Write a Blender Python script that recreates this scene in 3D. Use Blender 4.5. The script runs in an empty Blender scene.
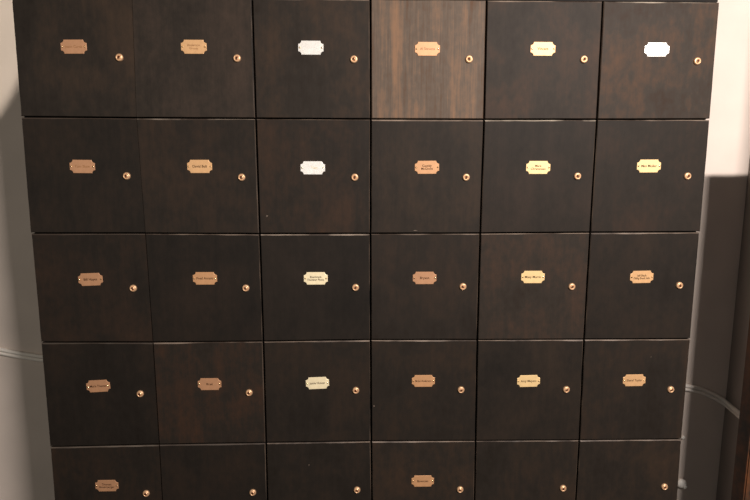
import bpy, bmesh, math, random
from mathutils import Vector, Matrix

SC = bpy.context.scene
COL = SC.collection
random.seed(7)

# ------------------------------------------------------------------ helpers
def lin(c):
    """sRGB 0-255 triple -> linear rgba"""
    f = lambda v: v / 12.92 if v <= 0.04045 else ((v + 0.055) / 1.055) ** 2.4
    return tuple(f(v / 255.0) for v in c) + (1.0,)

def obj(name, bm, mats, parent=None, loc=(0, 0, 0), smooth=False):
    me = bpy.data.meshes.new(name)
    bm.normal_update()
    bm.to_mesh(me)
    bm.free()
    if not isinstance(mats, (list, tuple)):
        mats = [mats]
    for m in mats:
        me.materials.append(m)
    if smooth:
        for p in me.polygons:
            p.use_smooth = True
    o = bpy.data.objects.new(name, me)
    COL.objects.link(o)
    o.location = loc
    if parent:
        o.parent = parent
    return o

def empty(name, loc=(0, 0, 0)):
    o = bpy.data.objects.new(name, None)
    o.empty_display_size = 0.05
    COL.objects.link(o)
    o.location = loc
    return o

def tag(o, label, cat, group=None):
    o['label'] = label
    o['category'] = cat
    if group:
        o['group'] = group
    return o

def struct(name, bm, m):
    o = obj(name, bm, m)
    o['kind'] = 'structure'
    return o

def add_box(bm, x0, x1, y0, y1, z0, z1, mi=0):
    vs = [bm.verts.new(p) for p in ((x0, y0, z0), (x1, y0, z0), (x1, y1, z0), (x0, y1, z0),
                                    (x0, y0, z1), (x1, y0, z1), (x1, y1, z1), (x0, y1, z1))]
    for q in ((0, 3, 2, 1), (4, 5, 6, 7), (0, 1, 5, 4), (1, 2, 6, 5), (2, 3, 7, 6), (3, 0, 4, 7)):
        f = bm.faces.new([vs[i] for i in q])
        f.material_index = mi
    return vs

def add_lathe(bm, prof, n=32, mi=0, cx=0.0, cz=0.0, y0=0.0):
    """revolve (radius, y) pairs about the y axis; ends with a pole when radius is 0"""
    rings = []
    for r, y in prof:
        if r <= 1e-7:
            rings.append([bm.verts.new((cx, y0 + y, cz))])
        else:
            rings.append([bm.verts.new((cx + r * math.cos(2 * math.pi * k / n), y0 + y,
                                        cz + r * math.sin(2 * math.pi * k / n))) for k in range(n)])
    for a, b in zip(rings, rings[1:]):
        for k in range(n):
            k2 = (k + 1) % n
            if len(a) == 1 and len(b) == 1:
                continue
            if len(a) == 1:
                f = bm.faces.new((a[0], b[k2], b[k]))
            elif len(b) == 1:
                f = bm.faces.new((a[k], a[k2], b[0]))
            else:
                f = bm.faces.new((a[k], a[k2], b[k2], b[k]))
            f.material_index = mi
            f.smooth = True

def add_tube(bm, pts, r, n=10):
    """swept tube along a smoothed polyline"""
    P = [Vector(p) for p in pts]
    Q = []
    for i in range(len(P) - 1):
        p0, p1, p2, p3 = P[max(i - 1, 0)], P[i], P[i + 1], P[min(i + 2, len(P) - 1)]
        for k in range(8):
            t = k / 8
            Q.append(0.5 * ((2 * p1) + (p2 - p0) * t + (2 * p0 - 5 * p1 + 4 * p2 - p3) * t * t
                            + (3 * p1 - p0 - 3 * p2 + p3) * t ** 3))
    Q.append(P[-1])
    rings = []
    up = Vector((0, 0, 1))
    for i, q in enumerate(Q):
        d = (Q[min(i + 1, len(Q) - 1)] - Q[max(i - 1, 0)]).normalized()
        a = d.cross(up).normalized()
        b = a.cross(d).normalized()
        rings.append([bm.verts.new(q + r * (math.cos(2 * math.pi * k / n) * a + math.sin(2 * math.pi * k / n) * b))
                      for k in range(n)])
    for A, B in zip(rings, rings[1:]):
        for k in range(n):
            f = bm.faces.new((A[k], A[(k + 1) % n], B[(k + 1) % n], B[k]))
            f.smooth = True
    bm.faces.new(rings[0][::-1])
    bm.faces.new(rings[-1])

# ---------------------------------------------------------------- materials
def base_mat(name):
    m = bpy.data.materials.new(name)
    m.use_nodes = True
    nt = m.node_tree
    b = nt.nodes['Principled BSDF']
    return m, nt, b

def plain(name, rgb, rough=0.5, metal=0.0, spec=0.5):
    m, nt, b = base_mat(name)
    b.inputs['Base Color'].default_value = lin(rgb)
    b.inputs['Roughness'].default_value = rough
    b.inputs['Metallic'].default_value = metal
    b.inputs['Specular IOR Level'].default_value = spec
    return m

def wood(name, dark, light, seed, streak=0.35, blotch=0.5, rough=0.58, spec=0.13, scale=1.0, k=1.0):
    """stained wood: vertical grain streaks plus soft blotches of stain"""
    m, nt, b = base_mat(name)
    N, L = nt.nodes, nt.links
    tc = N.new('ShaderNodeTexCoord')
    def noise(sx, sz, sc, detail, off, dist=0.0):
        mp = N.new('ShaderNodeMapping')
        mp.inputs['Location'].default_value = (seed * 3.17 + off, seed * 1.31 + off, seed * 2.23 - off)
        mp.inputs['Scale'].default_value = (sx, 1.0, sz)
        L.new(tc.outputs['Object'], mp.inputs['Vector'])
        n = N.new('ShaderNodeTexNoise')
        n.inputs['Scale'].default_value = sc * scale
        n.inputs['Detail'].default_value = detail
        n.inputs['Roughness'].default_value = 0.6
        n.inputs['Distortion'].default_value = dist
        L.new(mp.outputs['Vector'], n.inputs['Vector'])
        return n.outputs['Fac']
    def math_(op, a, c):
        q = N.new('ShaderNodeMath'); q.operation = op
        for i, v in enumerate((a, c)):
            if isinstance(v, (int, float)):
                q.inputs[i].default_value = v
            else:
                L.new(v, q.inputs[i])
        return q.outputs[0]
    big = noise(1.0, 0.75, 7.0, 3.0, 0.0, 0.3)           # stain blotches
    band = noise(9.0, 0.45, 3.2, 3.0, 5.0, 0.15)         # broad vertical bands
    fine = noise(60.0, 2.2, 4.5, 4.0, 9.0)               # fine grain
    mott = noise(1.6, 1.0, 42.0, 4.0, 2.0)               # small mottling
    v = math_('ADD', math_('MULTIPLY', math_('SUBTRACT', big, 0.5), 2.2 * blotch),
              math_('MULTIPLY', math_('SUBTRACT', band, 0.5), 2.2 * streak))
    v = math_('ADD', v, math_('MULTIPLY', math_('SUBTRACT', fine, 0.5), 0.9 * streak))
    v = math_('ADD', v, math_('MULTIPLY', math_('SUBTRACT', mott, 0.5), 0.6))
    v = math_('ADD', v, 0.5)
    r = N.new('ShaderNodeValToRGB')
    e = r.color_ramp.elements
    sc_ = lambda c, q=1.0: tuple(x * k * q for x in lin(c)[:3]) + (1.0,)
    e[0].position, e[0].color = 0.05, sc_(dark, 0.85)
    e[1].position, e[1].color = 0.95, sc_(light, 1.1)
    g = sum(dark) / 3.0 * 0.55 + sum(light) / 3.0 * 0.45      # greyer tone where the stain has rubbed thin
    e2 = e.new(0.42); e2.color = sc_((g * 1.10, g * 0.97, g * 0.86))
    L.new(v, r.inputs['Fac'])
    L.new(r.outputs['Color'], b.inputs['Base Color'])
    b.inputs['Roughness'].default_value = rough
    b.inputs['Specular IOR Level'].default_value = spec
    bp = N.new('ShaderNodeBump')
    bp.inputs['Strength'].default_value = 0.12
    bp.inputs['Distance'].default_value = 0.001
    L.new(fine, bp.inputs['Height'])
    L.new(bp.outputs['Normal'], b.inputs['Normal'])
    return m

def worn_edge(name, seed, lo=(48, 40, 34), hi=(150, 134, 118)):
    m, nt, b = base_mat(name)
    N, L = nt.nodes, nt.links
    tc = N.new('ShaderNodeTexCoord')
    mp = N.new('ShaderNodeMapping')
    mp.inputs['Location'].default_value = (seed * 2.7, seed, 0)
    L.new(tc.outputs['Object'], mp.inputs['Vector'])
    n = N.new('ShaderNodeTexNoise')
    n.inputs['Scale'].default_value = 11.0
    n.inputs['Detail'].default_value = 5.0
    L.new(mp.outputs['Vector'], n.inputs['Vector'])
    r = N.new('ShaderNodeValToRGB')
    e = r.color_ramp.elements
    e[0].position, e[0].color = 0.36, lin(lo)
    e[1].position, e[1].color = 0.68, lin(hi)
    L.new(n.outputs['Fac'], r.inputs['Fac'])
    L.new(r.outputs['Color'], b.inputs['Base Color'])
    b.inputs['Roughness'].default_value = 0.6
    return m

def brass(name, rgb, rough, metal):
    m, nt, b = base_mat(name)
    N, L = nt.nodes, nt.links
    tc = N.new('ShaderNodeTexCoord')
    n = N.new('ShaderNodeTexNoise')
    n.inputs['Scale'].default_value = 60.0
    n.inputs['Detail'].default_value = 3.0
    L.new(tc.outputs['Object'], n.inputs['Vector'])
    r = N.new('ShaderNodeValToRGB')
    e = r.color_ramp.elements
    e[0].position, e[0].color = 0.3, lin(tuple(v * 0.93 for v in rgb))
    e[1].position, e[1].color = 0.7, lin(rgb)
    L.new(n.outputs['Fac'], r.inputs['Fac'])
    L.new(r.outputs['Color'], b.inputs['Base Color'])
    b.inputs['Roughness'].default_value = rough
    b.inputs['Metallic'].default_value = metal
    return m

def plaster(name, rgb, rough=0.85):
    m, nt, b = base_mat(name)
    N, L = nt.nodes, nt.links
    tc = N.new('ShaderNodeTexCoord')
    n = N.new('ShaderNodeTexNoise')
    n.inputs['Scale'].default_value = 5.0
    n.inputs['Detail'].default_value = 6.0
    L.new(tc.outputs['Object'], n.inputs['Vector'])
    r = N.new('ShaderNodeValToRGB')
    e = r.color_ramp.elements
    e[0].position, e[0].color = 0.3, lin(tuple(v * 0.95 for v in rgb))
    e[1].position, e[1].color = 0.7, lin(rgb)
    L.new(n.outputs['Fac'], r.inputs['Fac'])
    L.new(r.outputs['Color'], b.inputs['Base Color'])
    b.inputs['Roughness'].default_value = rough
    n2 = N.new('ShaderNodeTexNoise')
    n2.inputs['Scale'].default_value = 160.0
    L.new(tc.outputs['Object'], n2.inputs['Vector'])
    bp = N.new('ShaderNodeBump')
    bp.inputs['Strength'].default_value = 0.08
    bp.inputs['Distance'].default_value = 0.002
    L.new(n2.outputs['Fac'], bp.inputs['Height'])
    L.new(bp.outputs['Normal'], b.inputs['Normal'])
    return m

M_body = wood('dark_carcass_wood', (12, 10, 8), (24, 19, 15), 3.3, rough=0.7)
M_trim = wood('dark_trim_wood', (14, 11, 9), (34, 26, 20), 8.1, rough=0.6)
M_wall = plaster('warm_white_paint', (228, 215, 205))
M_wall_r = plaster('dimmed_wall_paint', (160, 151, 144))  # wall paint darkened to stand in for dim grazing light on the return
M_floor = wood('dark_floor_boards', (26, 23, 21), (42, 37, 33), 5.5, scale=0.4)
M_ceil = plaster('ceiling_paint', (120, 112, 104))
M_post = wood('brown_post_wood', (34, 21, 14), (112, 68, 40), 6.2, streak=0.5, rough=0.55)
M_cable = plain('white_cable_plastic', (244, 238, 230), 0.4)
M_knobw = plain('white_plastic', (252, 249, 242), 0.25)
M_ink = plain('engraved_ink', (52, 28, 15), 0.9, 0.0, 0.05)
M_inkpale = plain('engraved_ink_faint', (150, 106, 66), 0.6)
M_inkwhite = plain('engraved_ink_very_faint', (222, 205, 165), 0.5)
M_pin = plain('polished_brass_pin', (255, 226, 176), 0.22, 1.0)
M_lock = plain('lock_brass', (236, 192, 150), 0.4, 0.55)
M_slot = plain('keyway_dark', (92, 50, 27), 0.6, 0.0, 0.2)
# ------------------------------------------------------------ the setting
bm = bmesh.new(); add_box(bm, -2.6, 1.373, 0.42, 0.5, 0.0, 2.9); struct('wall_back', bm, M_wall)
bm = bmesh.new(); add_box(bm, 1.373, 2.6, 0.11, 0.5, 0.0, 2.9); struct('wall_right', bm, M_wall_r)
bm = bmesh.new(); add_box(bm, -2.6, 2.6, -3.6, 0.5, -0.06, 0.0); struct('floor', bm, M_floor)
bm = bmesh.new(); add_box(bm, -0.96, 0.96, 0.012, 0.40, 0.0, 0.38); struct('trim_1', bm, M_trim)      # plinth under the lockers
bm = bmesh.new(); add_box(bm, -0.958, 0.960, 0.006, 0.40, 1.9862, 2.45); struct('trim_2', bm, M_trim)  # unseen board above the lockers, made tall to block the key lamp

# wooden upright at the right border
POST_TOP = 1.62
bm = bmesh.new()
add_box(bm, 1.211, 1.75, 0.044, 0.109, 0.0, POST_TOP)
bmesh.ops.bevel(bm, geom=bm.edges[:], offset=0.004, segments=2, affect='EDGES')
post = obj('trim_3', bm, M_post); post['kind'] = 'structure'

# ----------------------------------------------------------------- lockers
GRID = [   # (x, z) of the seams between the doors, in metres on the plane of the door fronts
    [(-0.9542, 1.9850), (-0.6399, 1.9850), (-0.3197, 1.9850), (-0.0004, 1.9850), (0.3168, 1.9850), (0.6375, 1.9850), (0.9575, 1.9850)],
    [(-0.9574, 1.6695), (-0.6472, 1.6677), (-0.3193, 1.6670), (0.0006, 1.6663), (0.3189, 1.6661), (0.6397, 1.6670), (0.9586, 1.6684)],
    [(-0.9605, 1.3469), (-0.6419, 1.3461), (-0.3177, 1.3439), (-0.0003, 1.3439), (0.3175, 1.3440), (0.6391, 1.3456), (0.9598, 1.3460)],
    [(-0.9606, 1.0261), (-0.6389, 1.0239), (-0.3165, 1.0244), (0.0002, 1.0266), (0.3181, 1.0242), (0.6395, 1.0233), (0.9605, 1.0221)],
    [(-0.9614, 0.7003), (-0.6383, 0.7038), (-0.3174, 0.7051), (0.0020, 0.7062), (0.3219, 0.7034), (0.6431, 0.7015), (0.9603, 0.7004)],
    [(-0.9637, 0.3815), (-0.6399, 0.3815), (-0.3189, 0.3815), (0.0054, 0.3815), (0.3258, 0.3815), (0.6438, 0.3815), (0.9660, 0.3815)],
]
FIT = {   # nameplate centre and lock centre of each locker, metres
    (0, 0): ((-0.8031, 1.8557), (-0.6827, 1.8281)),
    (0, 1): ((-0.4808, 1.8573), (-0.3649, 1.8278)),
    (0, 2): ((-0.1634, 1.8568), (-0.0458, 1.8269)),
    (0, 3): ((0.1564, 1.8557), (0.2721, 1.8289)),
    (0, 4): ((0.4764, 1.8576), (0.5922, 1.8302)),
    (0, 5): ((0.7957, 1.8577), (0.9118, 1.8271)),
    (1, 0): ((-0.8042, 1.5349), (-0.6833, 1.5087)),
    (1, 1): ((-0.4795, 1.5353), (-0.3634, 1.5051)),
    (1, 2): ((-0.1630, 1.5316), (-0.0450, 1.5052)),
    (1, 3): ((0.1598, 1.5333), (0.2719, 1.5053)),
    (1, 4): ((0.4776, 1.5331), (0.5920, 1.5085)),
    (1, 5): ((0.7969, 1.5373), (0.9114, 1.5088)),
    (2, 0): ((-0.8054, 1.2136), (-0.6853, 1.1871)),
    (2, 1): ((-0.4787, 1.2152), (-0.3622, 1.1860)),
    (2, 2): ((-0.1593, 1.2137), (-0.0441, 1.1862)),
    (2, 3): ((0.1576, 1.2135), (0.2705, 1.1873)),
    (2, 4): ((0.4762, 1.2149), (0.5928, 1.1857)),
    (2, 5): ((0.7996, 1.2137), (0.9143, 1.1877)),
    (3, 0): ((-0.8062, 0.8917), (-0.6847, 0.8666)),
    (3, 1): ((-0.4791, 0.8945), (-0.3629, 0.8667)),
    (3, 2): ((-0.1590, 0.8947), (-0.0445, 0.8707)),
    (3, 3): ((0.1584, 0.8982), (0.2725, 0.8693)),
    (3, 4): ((0.4767, 0.8949), (0.5930, 0.8670)),
    (3, 5): ((0.7996, 0.8940), (0.9142, 0.8638)),
    (4, 0): ((-0.8029, 0.5733), (-0.6860, 0.5463)),
    (4, 1): (None, (-0.3620, 0.5445)),
    (4, 2): (None, (-0.0421, 0.5478)),
    (4, 3): ((0.1609, 0.5739), (0.2774, 0.5442)),
    (4, 4): (None, (0.5995, 0.5436)),
    (4, 5): (None, (0.9199, 0.5438)),
}
# stain of each door: darkest, lightest tone, streak, blotch
S = lambda d, l, s=0.22, b=0.55: (d, l, s, b)
STAIN = [
    [S((40, 35, 31), (66, 53, 43)), S((42, 38, 35), (70, 58, 50)), S((42, 35, 29), (68, 53, 42)),
     S((112, 84, 64), (146, 114, 90), 0.8, 0.2), S((46, 39, 35), (76, 57, 46)), S((60, 42, 31), (92, 66, 48), 0.2, 0.55)],
    [S((34, 31, 28), (52, 42, 35)), S((38, 33, 28), (60, 47, 38)), S((40, 32, 26), (64, 48, 38)),
     S((42, 36, 31), (62, 50, 41)), S((40, 36, 33), (56, 46, 40)), S((42, 36, 31), (60, 46, 38))],
    [S((36, 30, 26), (56, 43, 35)), S((33, 30, 27), (48, 39, 33)), S((34, 31, 28), (46, 39, 34)),
     S((42, 35, 30), (58, 46, 38)), S((48, 39, 33), (74, 55, 44)), S((38, 33, 29), (52, 42, 35))],
    [S((35, 30, 26), (50, 40, 33)), S((44, 34, 27), (70, 49, 37)), S((38, 33, 29), (54, 43, 35)),
     S((40, 34, 29), (56, 44, 35)), S((36, 33, 30), (52, 43, 36)), S((40, 34, 29), (58, 45, 36))],
    [S((38, 32, 27), (56, 43, 34)), S((36, 32, 29), (50, 40, 33)), S((38, 33, 28), (54, 43, 35)),
     S((42, 35, 29), (64, 49, 38)), S((40, 35, 30), (58, 46, 37)), S((40, 34, 29), (58, 46, 37))],
]
# brass tones of the plates; glare on the brighter ones painted into the colour
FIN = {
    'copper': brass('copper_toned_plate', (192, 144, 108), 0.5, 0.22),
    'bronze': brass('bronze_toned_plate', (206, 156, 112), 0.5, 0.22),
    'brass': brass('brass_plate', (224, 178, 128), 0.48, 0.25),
    'yellow': brass('yellow_brass_plate_lit', (246, 212, 154), 0.45, 0.22),
    'pale': brass('brass_plate_glare_pale', (255, 240, 200), 0.45, 0.2),
    'white': brass('brass_plate_glare_white', (255, 253, 248), 0.3, 0.4),
}
# finish, words, ink, turn (degrees)
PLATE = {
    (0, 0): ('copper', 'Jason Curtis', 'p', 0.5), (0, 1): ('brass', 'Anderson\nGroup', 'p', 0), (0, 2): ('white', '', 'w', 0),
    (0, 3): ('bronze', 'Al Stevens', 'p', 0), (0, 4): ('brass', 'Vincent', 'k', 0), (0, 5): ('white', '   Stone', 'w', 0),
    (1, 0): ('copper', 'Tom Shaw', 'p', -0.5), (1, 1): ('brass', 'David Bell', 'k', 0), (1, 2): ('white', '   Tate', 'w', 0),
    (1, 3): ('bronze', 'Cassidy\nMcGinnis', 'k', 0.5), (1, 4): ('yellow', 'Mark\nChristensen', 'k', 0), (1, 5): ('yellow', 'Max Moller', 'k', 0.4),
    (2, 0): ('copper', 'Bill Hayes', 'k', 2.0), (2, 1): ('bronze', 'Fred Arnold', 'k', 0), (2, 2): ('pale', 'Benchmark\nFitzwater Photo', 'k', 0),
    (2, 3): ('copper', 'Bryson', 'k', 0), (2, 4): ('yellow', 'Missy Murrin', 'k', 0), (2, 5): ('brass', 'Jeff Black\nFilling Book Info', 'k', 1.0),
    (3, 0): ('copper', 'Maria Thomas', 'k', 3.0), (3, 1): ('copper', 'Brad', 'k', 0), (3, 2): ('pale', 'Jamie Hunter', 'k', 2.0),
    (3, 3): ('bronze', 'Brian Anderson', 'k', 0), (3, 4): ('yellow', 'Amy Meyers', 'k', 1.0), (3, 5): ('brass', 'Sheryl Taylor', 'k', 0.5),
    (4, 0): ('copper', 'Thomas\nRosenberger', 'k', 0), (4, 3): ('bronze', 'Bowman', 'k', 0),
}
INK = {'k': M_ink, 'p': M_inkpale, 'w': M_inkwhite}

PW, PH, NR = 0.0692, 0.0368, 0.0085       # plate width, height, corner notch

def plate_outline(inset=0.0):
    """rectangle whose corners are bitten off by concave quarter circles"""
    hw, hh = PW / 2 - inset, PH / 2 - inset
    r = NR + inset * 0.3
    pts = []
    for sx, sz, a0 in ((1, 1, 180), (-1, 1, 270), (-1, -1, 0), (1, -1, 90)):
        cx, cz = sx * hw, sz * hh
        seg = []
        for k in range(7):
            a = math.radians(a0 + 90 * k / 6)
            seg.append((cx + r * math.cos(a), cz + r * math.sin(a)))
        if sx * sz > 0:
            seg = seg[::-1]
        else:
            seg = seg[::-1]
        pts += seg
    return pts

def text_mesh(bm, s, size, y, mi):
    cu = bpy.data.curves.new('lettering', 'FONT')
    cu.body = s
    cu.align_x = 'CENTER'
    cu.align_y = 'CENTER'
    cu.size = size
    cu.space_line = 0.95
    cu.resolution_u = 3
    cu.offset = size * 0.012
    o = bpy.data.objects.new('lettering', cu)
    COL.objects.link(o)
    bpy.context.view_layer.update()
    dg = bpy.context.evaluated_depsgraph_get()
    me = bpy.data.meshes.new_from_object(o.evaluated_get(dg))
    w = max((abs(v.co.x) for v in me.vertices), default=0.01)
    k = min(1.0, 0.0240 / w)
    base = len(bm.verts)
    vs = [bm.verts.new((v.co.x * k, y, v.co.y * min(1.0, k * 1.15))) for v in me.vertices]
    for p in me.polygons:
        try:
            f = bm.faces.new([vs[i] for i in p.vertices])
            f.material_index = mi
        except ValueError:
            pass
    bpy.data.objects.remove(o)
    bpy.data.curves.remove(cu)
    bpy.data.meshes.remove(me)

def make_plate(key, parent, loc):
    fin, words, ink, turn = PLATE[key]
    bm = bmesh.new()
    T = 0.0016
    o0, o1 = plate_outline(0.0), plate_outline(0.0006)
    back = [bm.verts.new((x, 0, z)) for x, z in o0]
    mid = [bm.verts.new((x, -T + 0.0005, z)) for x, z in o0]
    front = [bm.verts.new((x, -T, z)) for x, z in o1]
    n = len(o0)
    for a, b in ((back, mid), (mid, front)):
        for k in range(n):
            bm.faces.new((a[k], a[(k + 1) % n], b[(k + 1) % n], b[k]))
    bm.faces.new(front)
    bmesh.ops.recalc_face_normals(bm, faces=bm.faces[:])
    for sx in (-1, 1):
        add_lathe(bm, [(0.0026, 0.0), (0.0025, -0.0008), (0.0018, -0.0016), (0.0009, -0.0020), (0, -0.0021)], 14, 1, sx * 0.0302, 0.0, -T)
    if words:
        size = 0.0098 if '\n' not in words else 0.0088
        text_mesh(bm, words, size, -T - 0.00015, 2)
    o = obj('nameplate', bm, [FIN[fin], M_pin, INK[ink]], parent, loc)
    o.rotation_euler = (0, -math.radians(turn), 0)
    return o

def make_lock(parent, loc, turn, first=[None]):
    if first[0] is None:
        bm = bmesh.new()
        add_lathe(bm, [(0.0104, 0.0), (0.0104, -0.0020), (0.0098, -0.0040), (0.0086, -0.0054), (0.0070, -0.0060),
                       (0.0062, -0.0058), (0.0058, -0.0046), (0.0052, -0.0046), (0.0050, -0.0060), (0.0, -0.0062)], 32)
        vs = add_box(bm, -0.0015, 0.0015, -0.0066, -0.0058, -0.0042, 0.0042, 1)
        add_lathe(bm, [(0.0030, 0.0), (0.0030, -0.0006), (0, -0.0007)], 14, 1, 0.0, 0.0014, -0.0061)
        o = obj('lock', bm, [M_lock, M_slot], parent, loc)
        first[0] = o
    else:
        o = first[0].copy()
        COL.objects.link(o)
        o.parent = parent
        o.location = loc
    o.rotation_euler = (0, math.radians(turn), 0)
    return o

def lerp(a, b, t):
    return (a[0] + (b[0] - a[0]) * t, a[1] + (b[1] - a[1]) * t)

def make_door(r, c, parent, origin, rng):
    """door slab with slightly uneven worn edges; local origin = door centre on its front plane"""
    TL, TR, BR, BL = GRID[r][c], GRID[r][c + 1], GRID[r + 1][c + 1], GRID[r + 1][c]
    gl = gr = 0.0026
    if c == 0: gl = -0.0030 if r < 2 else -0.0012
    if c == 5: gr = -0.0040 if r < 2 else -0.0015
    tight = 0.0003 if r < 2 else (0.0009 if r == 2 else 0.0013)
    if c == 0: gr = tight
    if c == 1: gl = tight
    gt, gb = 0.0014, 0.0026
    ox, oz = origin
    TL = (TL[0] + gl - ox, TL[1] - gt - oz); TR = (TR[0] - gr - ox, TR[1] - gt - oz)
    BL = (BL[0] + gl - ox, BL[1] + gb - oz); BR = (BR[0] - gr - ox, BR[1] + gb - oz)
    tightL, tightR = (c == 1), (c == 0)
    N = 18
    loop, inner, tags = [], [], []
    def jit(lo, hi, n):
        v = rng.uniform(lo, hi); out = []
        for k in range(n):
            v = min(hi, max(lo, v + rng.uniform(-1, 1) * (hi - lo) * 0.33)); out.append(v)
        return out
    edges = (('t', TL, TR, (0, -1), (0.0015, 0.0036)), ('r', TR, BR, (-1, 0), (0.0004, 0.0008) if tightR else (0.0009, 0.0022)),
             ('b', BR, BL, (0, 1), (0.0008, 0.0016)), ('l', BL, TL, (1, 0), (0.0004, 0.0008) if tightL else (0.0009, 0.0020)))
    ch = {e[0]: jit(e[4][0], e[4][1], N + 1) for e in edges}
    prev = {'t': 'l', 'r': 't', 'b': 'r', 'l': 'b'}
    dirs = {e[0]: e[3] for e in edges}
    for nm, a, b, d, _ in edges:
        for k in range(N):
            p = lerp(a, b, k / N)
            off = ch[nm][k]
            q = (p[0] + d[0] * off, p[1] + d[1] * off)
            if k == 0:
                pn = prev[nm]; po = ch[pn][N]; pd = dirs[pn]
                q = (q[0] + pd[0] * po, q[1] + pd[1] * po)
            loop.append(p); inner.append(q); tags.append(nm)
    bm = bmesh.new()
    n = len(loop)
    cd = 0.0022
    F = [bm.verts.new((q[0], 0.0, q[1])) for q in inner]
    A = [bm.verts.new((p[0], cd * (0.5 if (t == 'l' and tightL) or (t == 'r' and tightR) else 1), p[1])) for p, t in zip(loop, tags)]
    B = [bm.verts.new((p[0], 0.0185, p[1])) for p in loop]
    bm.faces.new(F)
    for k in range(n):
        k2 = (k + 1) % n
        f = bm.faces.new((F[k], A[k], A[k2], F[k2]))
        f.material_index = {'t': 1, 'r': 2, 'l': 2, 'b': 0}[tags[k]]
        if (tags[k] == 'r' and tightR) or (tags[k] == 'l' and tightL):
            f.material_index = 0
        bm.faces.new((A[k], B[k], B[k2], A[k2]))
    bm.faces.new(B[::-1])
    bmesh.ops.recalc_face_normals(bm, faces=bm.faces[:])
    # small chips and scratches in the stain
    for fx, fz, w, h in CHIPS.get((r, c), ()):
        x, z = fx - ox, fz - oz
        vs = [bm.verts.new((x + w * a, -0.00012, z + h * b)) for a, b in ((-1, -0.2), (0.1, -1), (1, 0.3), (-0.2, 1))]
        f = bm.faces.new(vs); f.material_index = 1
    d, l, s, bl = STAIN[r][c]
    sd = r * 7.3 + c * 2.9 + 1.7
    m = wood('stained_door_wood', d, l, sd, s, bl, k=0.68 if (r, c) == (0, 3) else (0.80, 0.78, 0.77, 0.78, 0.80)[r])
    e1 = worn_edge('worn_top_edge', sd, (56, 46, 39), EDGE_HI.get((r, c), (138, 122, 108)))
    e2 = worn_edge('worn_side_edge', sd + 40, tuple(v * 0.8 for v in d), (92, 78, 66))
    return obj('door', bm, [m, e1, e2], parent, (ox, 0, oz))

CHIPS = {
    (1, 2): ((-0.2955, 1.3955, 0.0024, 0.0030),),
    (3, 3): ((0.0102, 0.8200, 0.0022, 0.0020),),
    (4, 2): ((-0.1885, 0.6316, 0.0014, 0.0026),),
    (3, 5): ((0.8463, 0.9670, 0.0012, 0.0020),),
    (1, 3): ((0.1290, 1.3530, 0.0070, 0.0012),),
}
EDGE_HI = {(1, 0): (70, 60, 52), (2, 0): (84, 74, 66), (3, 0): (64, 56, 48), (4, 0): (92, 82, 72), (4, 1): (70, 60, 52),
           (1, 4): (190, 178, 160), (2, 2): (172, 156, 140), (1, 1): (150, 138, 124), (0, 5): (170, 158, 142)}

ROWN = ['top row', 'second row', 'middle row', 'fourth row', 'bottom row']
COLN = ['leftmost', 'second from left', 'third from left', 'third from right', 'second from right', 'rightmost']
LOOK = {
    (0, 0): 'dark brown locker with dull copper nameplate, leftmost in the top row',
    (0, 1): 'dark greyish locker with faintly lettered brass plate, second from left in top row',
    (0, 2): 'dark locker with blank glaring white plate, third from left in top row',
    (0, 3): 'pale streaky brown wooden locker, the lightest door of all, in top row',
    (0, 4): 'dark brown locker with one-word pale plate, right of the pale streaky locker',
    (0, 5): 'reddish brown locker with glaring white plate, top right corner beside white wall',
    (1, 0): 'dark locker with dull copper plate, leftmost in the second row',
    (1, 1): 'dark brown locker with one-line brass plate, second from left in second row',
    (1, 2): 'dark locker with nearly blank white plate, third from left in second row',
    (1, 3): 'dark locker directly under the pale streaky locker, two-line bronze plate',
    (1, 4): 'blackish locker with two-line yellow brass plate, second from right in second row',
    (1, 5): 'dark locker with one-line yellow plate, rightmost in second row',
    (2, 0): 'dark locker with tilted one-line copper plate, leftmost in the middle row',
    (2, 1): 'blackish locker with one-line bronze plate, second from left in middle row',
    (2, 2): 'black locker with two-line pale cream plate, third from left in middle row',
    (2, 3): 'dark locker with one-word copper plate, third from right in middle row',
    (2, 4): 'lighter brown locker with one-line yellow plate, second from right in middle row',
    (2, 5): 'black locker with two-line brass plate, rightmost in middle row',
    (3, 0): 'dark locker with tilted one-line copper plate, leftmost in fourth row',
    (3, 1): 'warm brown locker with short-word copper plate, second from left in fourth row',
    (3, 2): 'dark locker with tilted one-line cream plate, third from left in fourth row',
    (3, 3): 'dark locker with one-line bronze plate, third from right in fourth row',
    (3, 4): 'blackish locker with one-line yellow plate, second from right in fourth row',
    (3, 5): 'dark locker with one-line brass plate, rightmost in fourth row',
    (4, 0): 'dark locker with two-line copper plate, bottom left corner of the bank',
    (4, 1): 'black locker without nameplate, second from left in bottom row',
    (4, 2): 'dark locker without nameplate, third from left in bottom row',
    (4, 3): 'dark brown bottom-row locker with one-word bronze plate, between two without plates',
    (4, 4): 'dark locker without nameplate, second from right in bottom row',
    (4, 5): 'dark locker without nameplate, bottom right corner of the bank',
}
WX, TOPZ = 0.32, 1.9855
ZL = [1.9855, 1.6672, 1.3452, 1.0242, 0.7028, 0.3805]
rng = random.Random(11)
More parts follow.
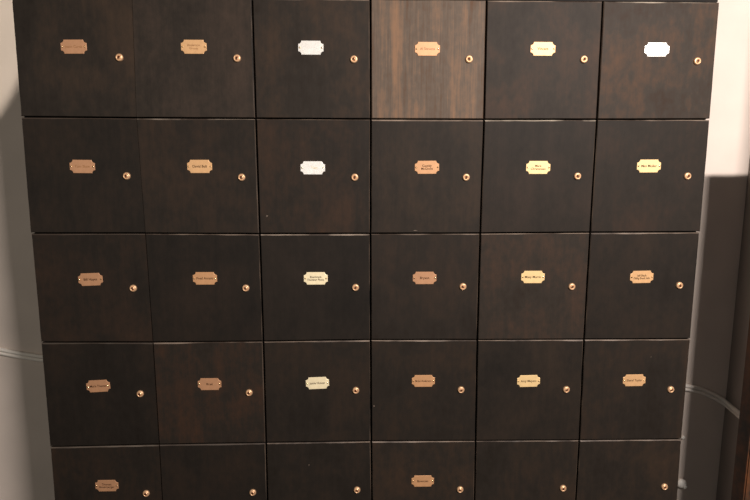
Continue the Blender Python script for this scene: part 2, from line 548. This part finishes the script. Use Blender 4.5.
for r in range(5):
    for c in range(6):
        cx = (c - 2.5) * WX
        z0, z1 = ZL[r + 1], ZL[r]
        t = empty('locker', (cx, 0.2, z0))
        tag(t, LOOK[(r, c)], 'locker', 'dark wooden lockers with brass nameplates')
        # carcass: open box behind the door, its panels meeting the neighbours
        bm = bmesh.new()
        hx, y0, y1, th = WX / 2 - 0.0002, 0.019 - 0.2, 0.40 - 0.2, 0.009
        h = z1 - z0 - 0.0002
        add_box(bm, -hx - (0.0025 if c == 0 else 0), -hx + th, y0, y1, 0, h)
        add_box(bm, hx - th, hx + (0.0025 if c == 5 else 0), y0, y1, 0, h)
        add_box(bm, -hx + th, hx - th, y0, y1, 0, th)
        add_box(bm, -hx + th, hx - th, y0, y1, h - th, h)
        add_box(bm, -hx + th, hx - th, y1 - 0.006, y1, th, h - th)
        obj('body', bm, M_body, t)
        dz = (GRID[r][c][1] + GRID[r + 1][c][1]) / 2
        d = make_door(r, c, t, (cx, dz), rng)
        d.location = (0, -0.2, dz - z0)
        pl, lk = FIT[(r, c)]
        if pl:
            make_plate((r, c), d, (pl[0] - cx, -0.0002, pl[1] - dz))
        make_lock(d, (lk[0] - cx, 0.0, lk[1] - dz), rng.uniform(-45, 45))

# ------------------------------------------------------------ cables and wall fittings
bm = bmesh.new()
add_tube(bm, [(-2.1, 0.4125, 0.99), (-1.7, 0.4125, 0.925), (-1.394, 0.412, 0.8806), (-1.341, 0.412, 0.8700), (-1.289, 0.412, 0.858),
              (-1.186, 0.412, 0.840), (-1.0, 0.412, 0.815)], 0.0075)
add_tube(bm, [(-2.1, 0.4125, 0.975), (-1.7, 0.4125, 0.910), (-1.394, 0.413, 0.8666), (-1.341, 0.413, 0.8555), (-1.289, 0.413, 0.844),
              (-1.186, 0.413, 0.826), (-1.0, 0.413, 0.801)], 0.0068)
tag(obj('cable', bm, M_cable), 'pair of pale cables crossing the wall left of the lockers', 'cable')
bm = bmesh.new()
add_tube(bm, [(1.0, 0.411, 0.742), (1.10, 0.411, 0.727), (1.1997, 0.411, 0.7075), (1.2627, 0.411, 0.695), (1.3232, 0.411, 0.668),
              (1.352, 0.402, 0.652), (1.3635, 0.37, 0.640), (1.3665, 0.29, 0.628), (1.3665, 0.16, 0.605)], 0.0075)
add_tube(bm, [(1.0, 0.412, 0.727), (1.10, 0.412, 0.712), (1.1997, 0.412, 0.693), (1.2627, 0.412, 0.680), (1.3232, 0.412, 0.653),
              (1.352, 0.403, 0.637), (1.3640, 0.37, 0.625), (1.3650, 0.29, 0.613), (1.3650, 0.16, 0.585)], 0.0062)
tag(obj('cable', bm, M_cable), 'pair of pale cables curving down the wall right of the lockers', 'cable')

bm = bmesh.new()
add_lathe(bm, [(0.010, 0.001), (0.010, -0.008), (0.017, -0.010), (0.0185, -0.016), (0.016, -0.023), (0.009, -0.027), (0, -0.028)], 24, 0, 0, 0, 0.42)
add_lathe(bm, [(0.007, 0.0), (0.0085, -0.004), (0.006, -0.009), (0, -0.010)], 16, 0, 0.010, -0.010, 0.400)
o = obj('wall_plug', bm, M_knobw, None, (1.2200, 0, 0.3096))
tag(o, 'white rounded plastic plug on the wall beside the bottom right locker', 'wall plug')
bm = bmesh.new()
add_lathe(bm, [(0.004, 0.001), (0.0045, -0.003), (0.0075, -0.004), (0.007, -0.008), (0.003, -0.010), (0, -0.0102)], 16, 0, 0, 0, 0.42)
o = obj('screw', bm, M_knobw, None, (1.2165, 0, 0.4945))
tag(o, 'small white screw head on the wall above the white plug', 'screw')

# ------------------------------------------------------------------ lights
def aim(o, target):
    d = Vector(target) - o.location
    o.rotation_euler = d.to_track_quat('-Z', 'Y').to_euler()

def area(name, loc, target, sx, sy, power, rgb):
    l = bpy.data.lights.new(name, 'AREA')
    l.shape = 'RECTANGLE'; l.size = sx; l.size_y = sy
    l.energy = power; l.color = rgb
    o = bpy.data.objects.new(name, l); COL.objects.link(o)
    o.location = loc; aim(o, target)
    return o

area('key_lamp', (1.38, -2.5, 2.6), (0.8, 0.0, 1.3), 0.85, 0.12, 146, (1.0, 0.895, 0.825))
area('fill_lamp', (-1.5, -1.9, 1.7), (-0.6, 0.2, 1.0), 0.9, 0.9, 5.2, (1.0, 0.90, 0.74))
area('plate_glare_fill', (-0.5, -3.0, 1.3), (-0.4, 0.0, 1.3), 0.35, 2.3, 5.5, (1.0, 0.94, 0.86))  # added light behind the camera, for plate glare and a little ambient
sp = bpy.data.lights.new('spot_lamp', 'SPOT')
sp.energy = 160; sp.color = (1.0, 0.89, 0.76)
sp.spot_size = math.radians(22.6); sp.spot_blend = 0.01; sp.shadow_soft_size = 0.02
so = bpy.data.objects.new('spot_lamp', sp); COL.objects.link(so)
so.location = (-1.0, -2.0, 2.4)
aim(so, (-1.635, 0.42, 2.045))

w = bpy.data.worlds.new('World'); SC.world = w
w.use_nodes = True
w.node_tree.nodes['Background'].inputs['Color'].default_value = (0.98, 0.95, 0.87, 1)
w.node_tree.nodes['Background'].inputs['Strength'].default_value = 0.022

# ------------------------------------------------------------------ camera
cam = bpy.data.cameras.new('camera')
co = bpy.data.objects.new('camera', cam); COL.objects.link(co)
cam.sensor_width = 36.0
cam.lens = 36.0 * 580.0 / 750.0
cam.clip_start = 0.05
R_ = Vector((0.999631525, -0.0271262204, 0.000990954299))
U_ = Vector((0.0031774, 0.15319054, 0.98819156))
F_ = Vector((0.02695771, 0.98782429, -0.15322028))
m = Matrix((R_, U_, -F_)).transposed().to_4x4()
m.translation = Vector((-0.0325, -1.65705, 1.55344))
co.matrix_world = m
SC.camera = co

SC.view_settings.view_transform = 'Standard'
SC.view_settings.look = 'None'
SC.cycles.use_denoising = True
